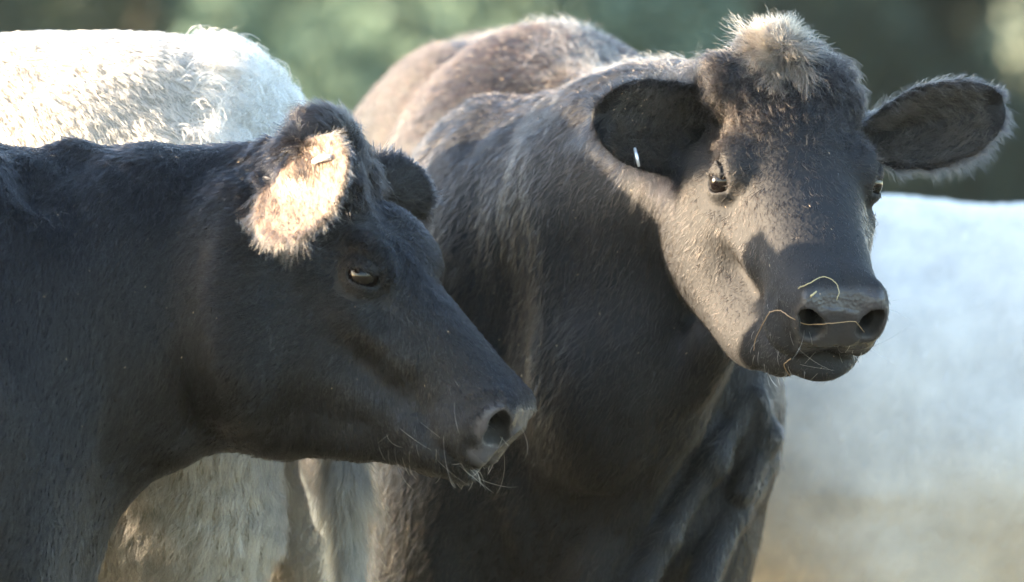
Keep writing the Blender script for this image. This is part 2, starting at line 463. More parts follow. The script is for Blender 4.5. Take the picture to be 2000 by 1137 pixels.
def sdfD(p):
    f = ell(p, P(2080, 850, 2.75), (1.0, .35, .405))
    f = smin(f, ell(p, P(1680, 850, 2.8), (.30, .30, .40)), .12)
    f = smin(f, ell(p, P(2620, 850, 2.75), (.50, .30, .42)), .12)
    f = smin(f, ell(p, P(1730, 920, 2.55), (.22, .15, .30)), .08)
    f = smin(f, ell(p, P(1950, 900, 2.60), (.25, .22, .16)), .08)
    f = smin(f, chain(p, [(P(2850, 600, 2.7), .25), (P(3150, 560, 2.6), .16)], .05), .08)
    f = smin(f, chain(p, [(P(3150, 560, 2.6), .15), (P(3350, 850, 2.5), .07)], .05), .05)
    x0 = P(1700, 0, 2.7)[0]; x1 = P(2600, 0, 2.7)[0]
    for x, y, fo in [(x0, 2.55, False), (x0 - .05, 3.0, False), (x1, 2.6, True), (x1 + .1, 2.95, True)]:
        f = smin(f, leg(p, x, y, .8 if not fo else .62, fo, 1, 1.1), .07)
    return f

# ------------------------------------------------------------------ materials
def new_mat(name):
    m = bpy.data.materials.new(name); m.use_nodes = True
    return m, m.node_tree, m.node_tree.nodes['Principled BSDF']
def simple(name, col, rough=.6, spec=.5, **kw):
    m, t, b = new_mat(name)
    b.inputs['Base Color'].default_value = (*col, 1); b.inputs['Roughness'].default_value = rough
    b.inputs['Specular IOR Level'].default_value = spec
    for k, v in kw.items(): b.inputs[k].default_value = v
    return m

M_clay = simple('clay', (.4, .4, .4), .6)
def build_cow(fn, axs):
    return keep_largest(*polygonise(fn, axs))

def vnormals(V, F):
    a = V[F[:, 2]] - V[F[:, 0]]; b = V[F[:, 3]] - V[F[:, 1]]
    n = np.cross(a, b); N = np.zeros_like(V)
    for k in range(4): np.add.at(N, F[:, k], n)
    return nrm(N)

def node(t, kind, **kw):
    n = t.nodes.new(kind)
    for k, v in kw.items(): setattr(n, k, v)
    return n

def skin_mat(name, hide, bare, dirt=None):
    """hide colour under the hair; the vertex attribute 'bare' shows naked skin (nose, lids), 'pale' the inside of an ear"""
    m, t, b = new_mat(name); L = t.links.new
    at = node(t, 'ShaderNodeAttribute', attribute_name='bare'); pa = node(t, 'ShaderNodeAttribute', attribute_name='pale')
    co = node(t, 'ShaderNodeTexCoord')
    no = node(t, 'ShaderNodeTexNoise'); no.inputs['Scale'].default_value = 14; no.inputs['Detail'].default_value = 5; L(co.outputs['Object'], no.inputs['Vector'])
    r0 = node(t, 'ShaderNodeMix', data_type='RGBA'); r0.inputs[6].default_value = (*[c * .6 for c in hide], 1); r0.inputs[7].default_value = (*[c * 1.3 for c in hide], 1)
    L(no.outputs[0], r0.inputs[0])
    r1 = node(t, 'ShaderNodeMix', data_type='RGBA'); r1.inputs[7].default_value = (*bare, 1); L(at.outputs['Fac'], r1.inputs[0]); L(r0.outputs[2], r1.inputs[6])
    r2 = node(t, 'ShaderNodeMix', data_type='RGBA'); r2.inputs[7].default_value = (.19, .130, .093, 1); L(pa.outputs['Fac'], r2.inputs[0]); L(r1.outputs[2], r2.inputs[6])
    L(r2.outputs[2], b.inputs['Base Color'])
    ro = node(t, 'ShaderNodeMapRange'); ro.inputs[3].default_value = .75; ro.inputs[4].default_value = .27; L(at.outputs['Fac'], ro.inputs[0]); L(ro.outputs[0], b.inputs['Roughness'])
    vo = node(t, 'ShaderNodeTexVoronoi'); vo.inputs['Scale'].default_value = 190; L(co.outputs['Object'], vo.inputs['Vector'])
    n2 = node(t, 'ShaderNodeTexNoise'); n2.inputs['Scale'].default_value = 120; n2.inputs['Detail'].default_value = 4; L(co.outputs['Object'], n2.inputs['Vector'])
    ad = node(t, 'ShaderNodeMath', operation='ADD'); L(vo.outputs['Distance'], ad.inputs[0]); L(n2.outputs[0], ad.inputs[1])
    bu = node(t, 'ShaderNodeBump'); bu.inputs['Strength'].default_value = .32; b.inputs['Specular IOR Level'].default_value = .35; bu.inputs['Distance'].default_value = .002
    L(ad.outputs[0], bu.inputs['Height']); L(bu.outputs[0], b.inputs['Normal'])
    return m

def hair_mat(name, cols, rough=.35, rrough=.45, rand=.25, ior=1.5):
    """cols: root and tip colour; per strand value varies"""
    m = bpy.data.materials.new(name); m.use_nodes = True; t = m.node_tree; t.nodes.clear(); L = t.links.new
    out = node(t, 'ShaderNodeOutputMaterial'); h = node(t, 'ShaderNodeBsdfHairPrincipled')
    h.model = 'CHIANG'; h.parametrization = 'COLOR'
    hi = node(t, 'ShaderNodeHairInfo')
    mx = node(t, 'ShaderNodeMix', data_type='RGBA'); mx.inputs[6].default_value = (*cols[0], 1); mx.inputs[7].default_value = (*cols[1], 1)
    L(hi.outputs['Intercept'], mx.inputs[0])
    hs = node(t, 'ShaderNodeHueSaturation'); mr = node(t, 'ShaderNodeMapRange'); mr.inputs[3].default_value = 1 - rand; mr.inputs[4].default_value = 1 + rand
    L(hi.outputs['Random'], mr.inputs[0]); L(mr.outputs[0], hs.inputs['Value']); L(mx.outputs[2], hs.inputs['Color']); L(hs.outputs[0], h.inputs['Color'])
    h.inputs['Roughness'].default_value = rough; h.inputs['Radial Roughness'].default_value = rrough
    h.inputs['Random Roughness'].default_value = .3; h.inputs['IOR'].default_value = ior
    L(h.outputs[0], out.inputs['Surface'])
    return m

# ------------------------------------------------------------------ hair: strands grown from a surface along a flow
def sstep(x, a, b):
    t = np.clip((x - a) / (b - a), 0, 1); return t * t * (3 - 2 * t)
def in_view(p, n=None, margin=420):
    k = (CAMD + p[:, 1]) / CAMD
    px = 1000 + p[:, 0] * S / k; py = 568.5 - (p[:, 2] - CAMZ) * S / k
    w = (px > -margin) & (px < 2000 + margin) & (py > -margin) & (py < 1137 + margin)
    if n is not None: w &= n[:, 1] < .35
    return w
def grow(name, V, F, N, count, dens, flow, length, mat, parent, lift=.30, K=5, rad=.0002, clump=None, wave=0.0, wavef=3.0, jit=.25, sag=0.0, seed=1, far=.05, bend=1.0):
    g = np.random.default_rng(seed)
    a = np.linalg.norm(np.cross(V[F[:, 2]] - V[F[:, 0]], V[F[:, 3]] - V[F[:, 1]]), axis=1) / 2
    c = V[F].mean(1); nn = N[F[:, 0]]
    w = a * dens(c, nn) * np.where(in_view(c, nn), 1, far)
    cum = np.cumsum(w); cum /= cum[-1]
    fi = np.searchsorted(cum, g.random(count)).clip(0, len(F) - 1)
    u, v = g.random((2, count, 1)); q = F[fi]
    bl = lambda X: (X[q[:, 0]] * (1-u) * (1-v) + X[q[:, 1]] * u * (1-v) + X[q[:, 2]] * u * v + X[q[:, 3]] * (1-u) * v)
    p = bl(V); n = nrm(bl(N))
    d = flow(p, n) + jit * vnoise(p, .035, seed + 5) + jit * .5 * g.normal(size=(count, 3)) + jit * 1.6 * vnoise(p, .007, seed + 9)
    d = nrm(d - n * (d * n).sum(1, keepdims=True))
    L = length(p, n) * g.uniform(.7, 1.25, count)
    lf = (lift(p, n) if callable(lift) else np.full(count, lift)) * g.uniform(.5, 1.5, count)
    lf = lf * (1 + .8 * noise(p, .008, seed + 15)); L = L * (1 + .25 * noise(p, .012, seed + 16))
    side = np.cross(n, d)
    ph = g.uniform(0, 6.28, count)
    if clump:
        cs, ca = clump
        qq = p / cs + .35 * vnoise(p, cs * 3, seed + 20)
        ce = np.floor(qq).astype(np.int64)
        jc = np.stack([hash3(ce[:, 0], ce[:, 1], ce[:, 2], 77 + k) for k in range(3)], 1) * .35
        cc = (ce + .5 + jc - .35 * vnoise(p, cs * 3, seed + 20)) * cs
        off = cc - p; off -= n * (off * n).sum(1, keepdims=True)
        ph = hash3(ce[:, 0], ce[:, 1], ce[:, 2], 99) * 3.14 + g.normal(size=count) * .35
    pts = np.zeros((count, K, 3), np.float32)
    cur = p - n * .0008
    pts[:, 0] = cur
    for k in range(1, K):
        t = k / (K - 1)
        up = lf * (1 - bend * .85 * t)
        dd = nrm(d + n * up[:, None] + np.array([0, 0, -1.]) * sag * t)
        if wave: dd = dd + side * (wave * np.cos(ph + t * wavef * 2 * np.pi))[:, None] + n * (wave * .6 * np.sin(ph + t * wavef * 2 * np.pi))[:, None]
        cur = cur + dd * (L / (K - 1))[:, None]
        pts[:, k] = cur
        if clump: pts[:, k] = cur + off * ca * t ** 1.3
    cu = bpy.data.hair_curves.new(name)
    cu.add_curves([K] * count)
    cu.attributes['position'].data.foreach_set('vector', pts.ravel())
    ra = cu.attributes.get('radius') or cu.attributes.new('radius', 'FLOAT', 'POINT')
    rr = rad * (1 - .75 * np.linspace(0, 1, K) ** 1.5)
    rr = rr[None, :] * g.uniform(.7, 1.3, (count, 1)) * np.where(in_view(p), 1, 2.2)[:, None]
    ra.data.foreach_set('value', rr.astype(np.float32).ravel())
    cu.materials.append(mat)
    return link(bpy.data.objects.new(name, cu), parent)

import time
T0 = time.time()
h = float(os.environ.get('H', '.0035'))
VA, FA = build_cow(sdfA, [[(-2.75, .014), (-.95, .012), (-.72, h), (.06, h)], [(-.36, h), (.3, h), (.62, .010)], [(-.03, .010), (.55, .010), (.75, h), (1.46, h)]])
VB, FB = build_cow(sdfB, [[(-.52, .009), (-.1, .005), (.08, h), (.80, h)], [(-.10, h), (.62, h), (.9, .009), (3.5, .014)], [(0, .012), (.55, .010), (.75, h), (1.66, h)]])
VC, FC = build_cow(sdfC, [[(-3.3, .016), (-1.2, .014), (-.9, .008), (.1, .008)], [(.18, .008), (.9, .010), (1.5, .014)], [(-.02, .014), (.5, .012), (.8, .008), (1.75, .008)]])
VD, FD = build_cow(sdfD, [[(.1, .012), (3.4, .014)], [(2.1, .012), (3.4, .014)], [(.02, .014), (1.5, .012)]])
print('bodies', len(VA), len(VB), len(VC), len(VD), time.time() - T0)
HQ = float(os.environ.get('HAIR', '1'))

def cow(name, V, F, mat, label, attrs=()):
    o = bpy.data.objects.new(name, None); link(o)
    tag(o, label, 'cow')
    b = mesh_np('body', V, F, mat, o)
    for k, a in attrs:
        at = b.data.attributes.new(k, 'FLOAT', 'POINT'); at.data.foreach_set('value', a.astype(np.float32))
    return o, b

def bare_mask(V, H, shade=False):
    g = GA if H is HA else GB
    q = H.loc(V) / H.k
    q = q.copy(); wq = (q[:, 1] + g.get('turn', 0) * sstep(q[:, 0], .3, .5)) / g.get('Wm', 1.)
    w = np.abs(wq); no_ = g.get('nos', (0, 0, 0))
    # nose pad between and under the nostrils, rim of the nostrils, mouth; lids
    pad = sstep(q[:, 0] - .20 * np.clip(w - .04, 0, 1), .494, .504) * sstep(-q[:, 2], -.004, .008) * (1 - sstep(-q[:, 2], .100, .118)) * (1 - sstep(w, .068, .078))
    rim = 1 - sstep(np.linalg.norm(np.stack([q[:, 0] - .514 - no_[0], w - .057 - no_[1], q[:, 2] + .047 - no_[2]], 1) / [.030, .028, .036], axis=1), .85, 1.15)
    e = np.array(EYE, np.float32)
    de = np.linalg.norm(np.stack([q[:, 0] - e[0], np.abs(q[:, 1]) - e[1] * g['W'], q[:, 2] - e[2]], 1), axis=1)
    lid = .35 * (1 - sstep(de, .0270, .0290))
    full = np.maximum(np.maximum(pad, rim), lid)
    qn = np.stack([q[:, 0] - no_[0], w - no_[1], q[:, 2] - no_[2]], 1).astype(np.float32); nr = g.get('nr', 1.)
    hole = chain(qn, [((.550, .036, -.056), .016 * nr), ((.532, .051, -.054), .0205 * nr), ((.518, .060, -.038), .0150 * nr), ((.512, .062, -.028), .008)])
    hole = np.minimum(hole, cone(qn, (.525, .047, -.050), (.460, .040, -.052), .016, .012))
    if shade: full = full * sstep(hole, .0005, .0030)  # paints the shade inside the nostrils: skin colour goes dark in the hollows
    return full, de

NA = vnormals(VA, FA); NB = vnormals(VB, FB); NC = vnormals(VC, FC); ND = vnormals(VD, FD)
bareA, deA = bare_mask(VA, HA, True); bareB, deB = bare_mask(VB, HB, True)
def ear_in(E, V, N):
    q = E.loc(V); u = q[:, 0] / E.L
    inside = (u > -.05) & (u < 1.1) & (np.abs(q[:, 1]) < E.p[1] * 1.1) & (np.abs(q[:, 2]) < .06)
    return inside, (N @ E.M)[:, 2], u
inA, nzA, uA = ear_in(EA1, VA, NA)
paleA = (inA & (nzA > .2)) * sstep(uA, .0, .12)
black_skin = skin_mat('black_hide', (.008, .008, .009), (.036, .034, .037))
white_skin = skin_mat('white_hide', (.20, .17, .13), (.3, .2, .17))

black_skin_pale_nose = skin_mat('black_hide_grey_nose', (.008, .008, .009), (.058, .054, .058))
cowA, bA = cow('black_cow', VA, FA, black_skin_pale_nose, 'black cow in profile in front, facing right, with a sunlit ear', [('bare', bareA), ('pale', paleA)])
cowB, bB = cow('black_cow', VB, FB, black_skin, 'black cow facing us with a shaggy tuft between its ears and straw on its nose', [('bare', bareB)])
cowC, bC = cow('white_cow', VC, FC, white_skin, 'sunlit cream white cow with a shaggy rump standing behind the cow in profile')
cowD, bD = cow('white_cow', VD, FD, skin_mat('pale_hide', (.62, .57, .51), (.3, .2, .17)), 'blurred pale grey white cow in shade at the right edge')

# ---- eyes
def eye_mat():
    m, t, b = new_mat('eyeball'); L = t.links.new
    co = node(t, 'ShaderNodeTexCoord'); sx = node(t, 'ShaderNodeSeparateXYZ'); L(co.outputs['Object'], sx.inputs[0])
    cr = node(t, 'ShaderNodeValToRGB'); e = cr.color_ramp.elements
    e[0].position = .0; e[0].color = (.12, .08, .06, 1); e[1].position = .40; e[1].color = (.012, .006, .004, 1)
    x = cr.color_ramp.elements.new(.12); x.color = (.04, .025, .02, 1)
    x = cr.color_ramp.elements.new(.30); x.color = (.016, .008, .006, 1)
    x = cr.color_ramp.elements.new(.86); x.color = (.004, .003, .003, 1)
    L(sx.outputs['Z'], cr.inputs[0]); L(cr.outputs[0], b.inputs['Base Color'])
    b.inputs['Roughness'].default_value = .10; b.inputs['Coat Weight'].default_value = .0; b.inputs['Specular IOR Level'].default_value = .35; b.inputs['Coat Roughness'].default_value = .02
    return m
M_eye = eye_mat()
def eyeball(H, g, sd, parent, look):
    q = np.array([EYE[0], EYE[1] * g['W'] * sd, EYE[2]]) * H.k
    bm_n = 32
    th = np.linspace(0, np.pi, bm_n + 1); ph = np.linspace(0, 2 * np.pi, 49)[:-1]
    TH, PH = np.meshgrid(th, ph, indexing='ij')
    bul = 1 + .06 * np.exp(-(TH / .55) ** 2)
    X = np.stack([np.sin(TH) * np.cos(PH) * bul, np.sin(TH) * np.sin(PH) * bul, np.cos(TH) * bul], -1).reshape(-1, 3)
    i, j = np.meshgrid(np.arange(bm_n), np.arange(48), indexing='ij')
    Fq = np.stack([i * 48 + j, (i + 1) * 48 + j, (i + 1) * 48 + (j + 1) % 48, i * 48 + (j + 1) % 48], -1).reshape(-1, 4)
    o = mesh_np('eye', X, Fq, M_eye, parent)
    z = Vector([float(v) for v in nrm(H.vec([look[0], look[1] * sd, look[2]]))])
    o.matrix_world = Matrix.Translation([float(v) for v in H.wld(q)]) @ z.to_track_quat('Z', 'Y').to_matrix().to_4x4() @ Matrix.Scale(EYE_R * H.k * .985, 4)
    return o
if not CLAY or 1:
    for H, c, par in ((HA, GA, cowA), (HB, GB, cowB)):
        for sd in (1, -1): eyeball(H, c, sd, par, (.35, .93, .12))
# ---- coats
def flowA(p, n):
    q = HA.loc(p) / HA.k; s, w, t = q.T
    body = np.broadcast_to(np.array([-.45, -.05, -1.0]), p.shape)
    rad = np.stack([(s - .17) * 4, w * 5, 0 * s], 1); rad /= np.maximum(np.linalg.norm(rad, axis=1, keepdims=True), .35)
    side = np.stack([0*s - .25 + 1.3 * sstep(s, .2, .34), 0 * s, 0*s - .9], 1)
    k = sstep(t, -.10, -.025)[:, None]
    hd = HA.vec(side * (1 - k) + rad * k)
    m = (sstep(s, -.10, .04) * (1 - sstep(-t, .24, .33)))[:, None]
    d = body * (1 - m) + hd * m
    i1, nz, u = ear_in(EA1, p, n)
    e = i1 & (u > .12)
    d[e] = EA1.M[:, 0] * .8 + np.array([0, 0, -.3])
    return d
def flowB(p, n):
    q = HB.loc(p) / HB.k; s, w, t = q.T
    bk = sstep(p[:, 1], 1.1, 1.6)[:, None]
    body = np.array([-.38, .35, -.9]) * (1 - bk) + np.array([-.25, .9, -.35]) * bk
    rad = np.stack([(s - .19) * 4, w * 5, 0 * s], 1); rad /= np.maximum(np.linalg.norm(rad, axis=1, keepdims=True), .35)
    side = np.stack([0*s - .15, 0 * s, 0*s - .9], 1)
    k = sstep(t, -.10, -.025)[:, None]
    hd = HB.vec(side * (1 - k) + rad * k)
    m = (sstep(s, -.12, -.02) * (1 - sstep(-t, .24, .33)) * (np.abs(w) < .3))[:, None]
    d = body * (1 - m) + hd * m
    for E in (EB1, EB2):
        i1, nz, u = ear_in(E, p, n); e = i1 & (u > .12)
        d[e] = E.M[:, 0] * .8 + np.array([0, 0, -.35]) + np.sign(E.loc(p[e])[:, 1:2]) * E.M[:, 1] * .7
    return d
def flowC(p, n):
    x = p[:, 0:1]
    return np.array([.55, -.1, -.8]) * (1 - sstep(-p[:, 2:3], -1.15, -1.0)) + np.array([-.12, -.05, -1]) * sstep(-p[:, 2:3], -1.15, -1.0)
def flowD(p, n): return np.broadcast_to(np.array([-.4, -.1, -.9]), p.shape)
def near_head(p, H, de_fn): pass
def bare_of(p, H):
    b, de = bare_mask(p, H); return np.maximum(b, (de < .0280) * 1.0)
def densA(p, n):
    i1, nz, u = ear_in(EA1, p, n)
    return (bare_of(p, HA) < .35) * np.where(i1 & (nz > .3) & (u > .1) & (u < .92), .10, 1.0)
def lenA(p, n):
    q = HA.loc(p) / HA.k; s, w, t = q.T
    L = np.full(len(p), .017)
    m = sstep(s, -.05, .05) * (1 - sstep(-t, .24, .33)); L = L * (1 - m) + m * (.0145 - .006 * sstep(s, .15, .42))
    L += .020 * (1 - sstep(np.abs(s + .0), .02, .07)) * sstep(t, -.05, -.01)
    return L * (1 - .6 * (1 - sstep(np.linalg.norm(np.stack([s - EYE[0], np.abs(w) - EYE[1], t - EYE[2]], 1), axis=1), .028, .05)))
def lenB(p, n):
    q = HB.loc(p) / HB.k; s, w, t = q.T
    L = np.full(len(p), .018)
    m = sstep(s, -.10, .0) * (1 - sstep(-t, .24, .33)) * (np.abs(w) < .25); L = L * (1 - m) + m * (.0155 - .008 * sstep(s, .15, .42))
    L += m * .006 * (1 - sstep(s, .12, .22)) * sstep(t, -.06, -.02)
    for E in (EB1, EB2):
        i1, nz, u = ear_in(E, p, n)
        L = np.where(i1 & (u > .15), .015, L)
    return L * (1 - .6 * (1 - sstep(np.linalg.norm(np.stack([s - EYE[0], np.abs(w) - EYE[1] * 1.09, t - EYE[2]], 1), axis=1), .028, .05)))
H_black = hair_mat('black_hair', ((.0028, .0028, .0034), (.011, .0100, .0105)), .22, .34, .8, ior=1.34)
H_brown = hair_mat('brown_black_hair', ((.004, .0037, .0038), (.028, .0212, .0178)), .24, .36, .8, ior=1.38)
H_lock = hair_mat('lock_hair', ((.002, .002, .0025), (.016, .0145, .0150)), .20, .32, .95, ior=1.38)
H_tuft = hair_mat('tuft_hair', ((.016, .013, .010), (.110, .088, .062)), .35, .5)
H_curl = hair_mat('curl_hair', ((.004, .0035, .0035), (.014, .011, .0095)), .3, .45, .6, ior=1.33)
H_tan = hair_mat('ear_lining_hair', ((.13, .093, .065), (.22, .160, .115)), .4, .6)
H_fringe = hair_mat('fringe_hair', ((.03, .024, .02), (.13, .10, .075)), .35, .5)
H_pale = hair_mat('pale_hair', ((.60, .52, .43), (.84, .75, .64)), .4, .7, .08)
H_white = hair_mat('white_hair', ((.36, .28, .20), (.52, .42, .31)), .35, .6, .2)
nA = int(300000 * HQ); nB = int(320000 * HQ)
grow('coat', VA, FA, NA, nA, densA, flowA, lenA, H_black, cowA, lift=.32, seed=1, rad=.00030, clump=(.0075, .5), jit=.3)
grow('coat', VB, FB, NB, nB, lambda p, n: (bare_of(p, HB) < .35) * 1.0, flowB, lenB, H_brown, cowB, lift=.32, seed=2, rad=.00030, clump=(.0075, .5), jit=.3)
grow('coat_locks', VA, FA, NA, int(75000 * HQ), densA, flowA, lambda p, n: 1.05 * lenA(p, n), H_lock, cowA, lift=.40, seed=3, rad=.00068, K=4, jit=.35, far=.02)
grow('coat_locks', VB, FB, NB, int(80000 * HQ), lambda p, n: (bare_of(p, HB) < .35) * (1 - .75 * (np.linalg.norm(p - HB.wld(np.array([.25, 0, -.1])), axis=1) < .33)), flowB, lambda p, n: 1.0 * lenB(p, n), H_lock, cowB, lift=.36, seed=4, rad=.00060, K=4, jit=.35, far=.02)
H_rust = hair_mat('rusty_hair', ((.006, .004, .004), (.022, .012, .010)), .3, .45, .6, ior=1.34)
grow('back_hair', VB, FB, NB, int(45000 * HQ), lambda p, n: sstep(p[:, 2] + .10 * noise(p, .12, 61), 1.34, 1.48) * sstep(p[:, 1], .75, 1.2) * 1.0, flowB, lambda p, n: .024 + 0 * p[:, 0], H_rust, cowB, lift=.4, K=6, rad=.0003, clump=(.011, .8), wave=.2, jit=.4, seed=51)
H_dust = hair_mat('dusty_hair', ((.02, .017, .014), (.13, .105, .08)), .35, .5, .5)
RID = [P(1000, 60, 2.2), P(1040, 100, 1.6), P(1120, 150, 1.2), P(1250, 160, .85), P(1370, 150, .6)]
def ridge(p):
    d = np.full(len(p), 9.)
    for a, b in zip(RID[:-1], RID[1:]):
        ab = b - a; t = np.clip(((p - a) @ ab) / (ab @ ab), 0, 1); d = np.minimum(d, np.linalg.norm(p - a - t[:, None] * ab, axis=1))
    return np.exp(-(d / .055) ** 2)
grow('ridge_hair', VB, FB, NB, int(5000 * HQ), lambda p, n: ridge(p) * (noise(p, .05, 71) > -.2), flowB, lambda p, n: .030 + 0 * p[:, 0], H_dust, cowB, lift=.9, K=6, rad=.0003, clump=(.014, .7), wave=.4, jit=.6, seed=52)
# ear lining and fringes
def edge_dens(E, lo=.72, hi=1.2, u0=.05):
    def f(p, n):
        q = E.loc(p); u = q[:, 0] / E.L
        hw = E.p[1] * pchip(u, [-.25, 0, .2, .45, .7, .88, 1.0, 1.1], [.42, .5, .78, 1.0, .93, .68, .3, .05])
        v = np.abs(q[:, 1]) / hw
        ins = (u > u0) & (u < 1.1) & (np.abs(q[:, 2]) < .06)
        return ins * (((v > lo) & (v < hi)) | (u > .86))
    return f
def out_flow(E, grav):
    def f(p, n):
        q = E.loc(p); u = q[:, 0:1] / E.L
        return E.M[:, 0] * (.3 + .9 * sstep(u, .4, 1)) + E.M[:, 1] * np.sign(q[:, 1:2]) * (1.1 - .5 * u) + np.array([0, 0, -grav])
    return f
for nm, E, V, F, N, par, mt, L0 in (('ear_fringe', EA1, VA, FA, NA, cowA, H_fringe, .017), ('ear_fringe', EA2, VA, FA, NA, cowA, H_black, .015), ('ear_fringe', EB1, VB, FB, NB, cowB, H_black, .026), ('ear_fringe', EB2, VB, FB, NB, cowB, H_black, .015)):
    grow(nm, V, F, N, int((5500 if E is EA1 else 2500 if E is EA2 else 4200) * HQ), edge_dens(E), out_flow(E, .7), lambda p, n: L0 * (1 + .9 * noise(p, .016, 8)) * (1 + .5 * (E.loc(p)[:, 1] * E.M[2, 1] < 0)), mt, par, lift=.45, seed=11, jit=.35, far=1, rad=.0002 if V is VA else .00013)
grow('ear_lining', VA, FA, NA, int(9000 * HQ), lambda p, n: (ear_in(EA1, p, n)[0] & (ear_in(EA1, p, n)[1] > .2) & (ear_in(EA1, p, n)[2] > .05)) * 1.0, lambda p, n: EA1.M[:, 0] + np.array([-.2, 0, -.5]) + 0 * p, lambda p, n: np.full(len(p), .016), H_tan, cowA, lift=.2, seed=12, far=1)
H_ear = hair_mat('ear_inside_hair', ((.010, .009, .009), (.075, .062, .052)), .3, .45, .6, ior=1.4)
for E, nh in ((EB1, 2600), (EB2, 2600)):
    grow('ear_hair', VB, FB, NB, int(nh * HQ), (lambda E: lambda p, n: (lambda a: a[0] * (a[1] > .1) * (a[2] > .0) * (a[2] < .8) * (np.abs(E.loc(p)[:, 1]) > .012))(ear_in(E, p, n)) * 1.0)(E), (lambda E: lambda p, n: E.M[:, 0] * .8 - np.sign(E.loc(p)[:, 1:2]) * E.M[:, 1] * .6 + np.array([0, 0, -.3]))(E), lambda p, n: .026 + 0 * p[:, 0], H_ear, cowB, lift=.7, K=7, rad=.00026, clump=(.012, .7), wave=.3, jit=.5, seed=19, far=1)
# poll tufts
def pollB(p, n):
    q = HB.loc(p) / HB.k
    return np.exp(-((q[:, 0] - .015) / .040) ** 2 - ((q[:, 1] - .010) / .026) ** 2) * (q[:, 2] > -.06)
def flow_tuft(H, c):
    def f(p, n):
        q = H.loc(p) / H.k
        return H.vec(np.stack([(q[:, 0] - c) * 22, q[:, 1] * 14, 0 * q[:, 0]], 1)) + .3 * vnoise(p, .02, 4)
    return f
grow('poll_tuft', VB, FB, NB, int(3400 * HQ), pollB, flow_tuft(HB, .012), lambda p, n: .036 * (1 + .6 * noise(p, .02, 3)), H_tuft, cowB, lift=.55, K=9, rad=.00026, clump=(.014, .8), wave=.4, wavef=.8, seed=21, far=1, bend=.8)
grow('poll_curls', VB, FB, NB, int(7000 * HQ), lambda p, n: (lambda q: np.exp(-((q[:, 0] - .08) / .075) ** 2) * (np.abs(q[:, 1]) < .11) * (q[:, 2] > -.08))(HB.loc(p) / HB.k), flow_tuft(HB, .02), lambda p, n: np.full(len(p), .023), H_curl, cowB, lift=.45, K=9, rad=.00028, clump=(.015, .55), wave=.5, wavef=.8, seed=22, far=1)
grow('poll_tuft', VA, FA, NA, int(9000 * HQ), lambda p, n: (lambda q: np.exp(-((q[:, 0] - .01) / .05) ** 2) * (np.abs(q[:, 1]) < .08) * (q[:, 2] > -.05))(HA.loc(p) / HA.k), flow_tuft(HA, .0), lambda p, n: np.full(len(p), .030), H_curl, cowA, lift=.5, K=7, rad=.00030, clump=(.014, .8), wave=.5, wavef=.9, seed=23, far=1)
def whisk(H, F_, nm, par, seed):
    return lambda p, n: (lambda q: ((q[:, 0] > .40) & (q[:, 0] < .6) & (q[:, 2] > -.22) & (q[:, 2] < -.03) & (np.abs(q[:, 1]) < .12)) * 1.0)(H.loc(p) / H.k) * (1 + 6 * (H.loc(p)[:, 2] / H.k < -.10))
M_whisk = hair_mat('whisker_hair', ((.20, .18, .16), (.55, .52, .48)), .3, .5)
for V, F, N, H, par in ((VA, FA, NA, HA, cowA), (VB, FB, NB, HB, cowB)):
    grow('whiskers', V, F, N, int(60), whisk(H, F, 0, 0, 0), (lambda H: lambda p, n: H.vec(np.array([.8, 0, -.5])) + n * .8 + 0 * p)(H), lambda p, n: .022 + 0 * p[:, 0], M_whisk, par, lift=.9, K=6, rad=.00025, jit=.5, seed=61, far=1)
    grow('whiskers', V, F, N, 16, whisk(H, F, 0, 0, 0), (lambda H: lambda p, n: H.vec(np.array([.6, 0, .2])) + n * .8 + 0 * p)(H), lambda p, n: .06 + 0 * p[:, 0], M_whisk, par, lift=1.2, K=8, rad=.00022, jit=.4, seed=63, far=1)
def lash(H, g):
    def f(p, n):
        q = H.loc(p) / H.k; e = np.array([EYE[0], EYE[1] * g['W'], EYE[2]])
        r = np.stack([q[:, 0] - e[0], np.abs(q[:, 1]) - e[1], q[:, 2] - e[2]], 1)
        up = r @ np.array([-.48, 0, .87])
        return ((np.linalg.norm(r, axis=1) < .031) & (up > .006) & (up < .014) & (r[:, 1] > .014)) * 1.0
    return f
for V, F, N, H, g, par in ((VA, FA, NA, HA, GA, cowA), (VB, FB, NB, HB, GB, cowB)):
    grow('eyelashes', V, F, N, 90, lash(H, g), (lambda H: lambda p, n: H.vec(np.array([.1, .0, -.5])) + n + 0 * p)(H), lambda p, n: .009 + 0 * p[:, 0], H_black, par, lift=1.2, K=5, rad=.00022, jit=.15, seed=64, far=1)

def rod(name, pts, rad, mat, parent=None, n=8):
    pts = np.asarray(pts, float); rad = np.broadcast_to(np.asarray(rad, float), (len(pts),))
    T = nrm(np.gradient(pts, axis=0)); U = nrm(np.cross(T, [0.31, .9, .3])); W = np.cross(T, U); th = np.arange(n) * 2 * np.pi / n
    V = (pts[:, None] + rad[:, None, None] * (U[:, None] * np.cos(th)[:, None] + W[:, None] * np.sin(th)[:, None])).reshape(-1, 3)
    V = np.concatenate([V, pts[:1], pts[-1:]]); m = len(pts); Q = []
    for i in range(m - 1):
        for k in range(n): Q.append([i*n+k, i*n+(k+1) % n, (i+1)*n+(k+1) % n, (i+1)*n+k])
    me = bpy.data.meshes.new(name)
    cap = [[m*n, (k+1) % n, k] for k in range(n)] + [[m*n+1, (m-1)*n+k, (m-1)*n+(k+1) % n] for k in range(n)]
    me.from_pydata([tuple(v) for v in V], [], Q + cap); me.update()
    for p_ in me.polygons: p_.use_smooth = True
    me.materials.append(mat)
    return link(bpy.data.objects.new(name, me), parent)
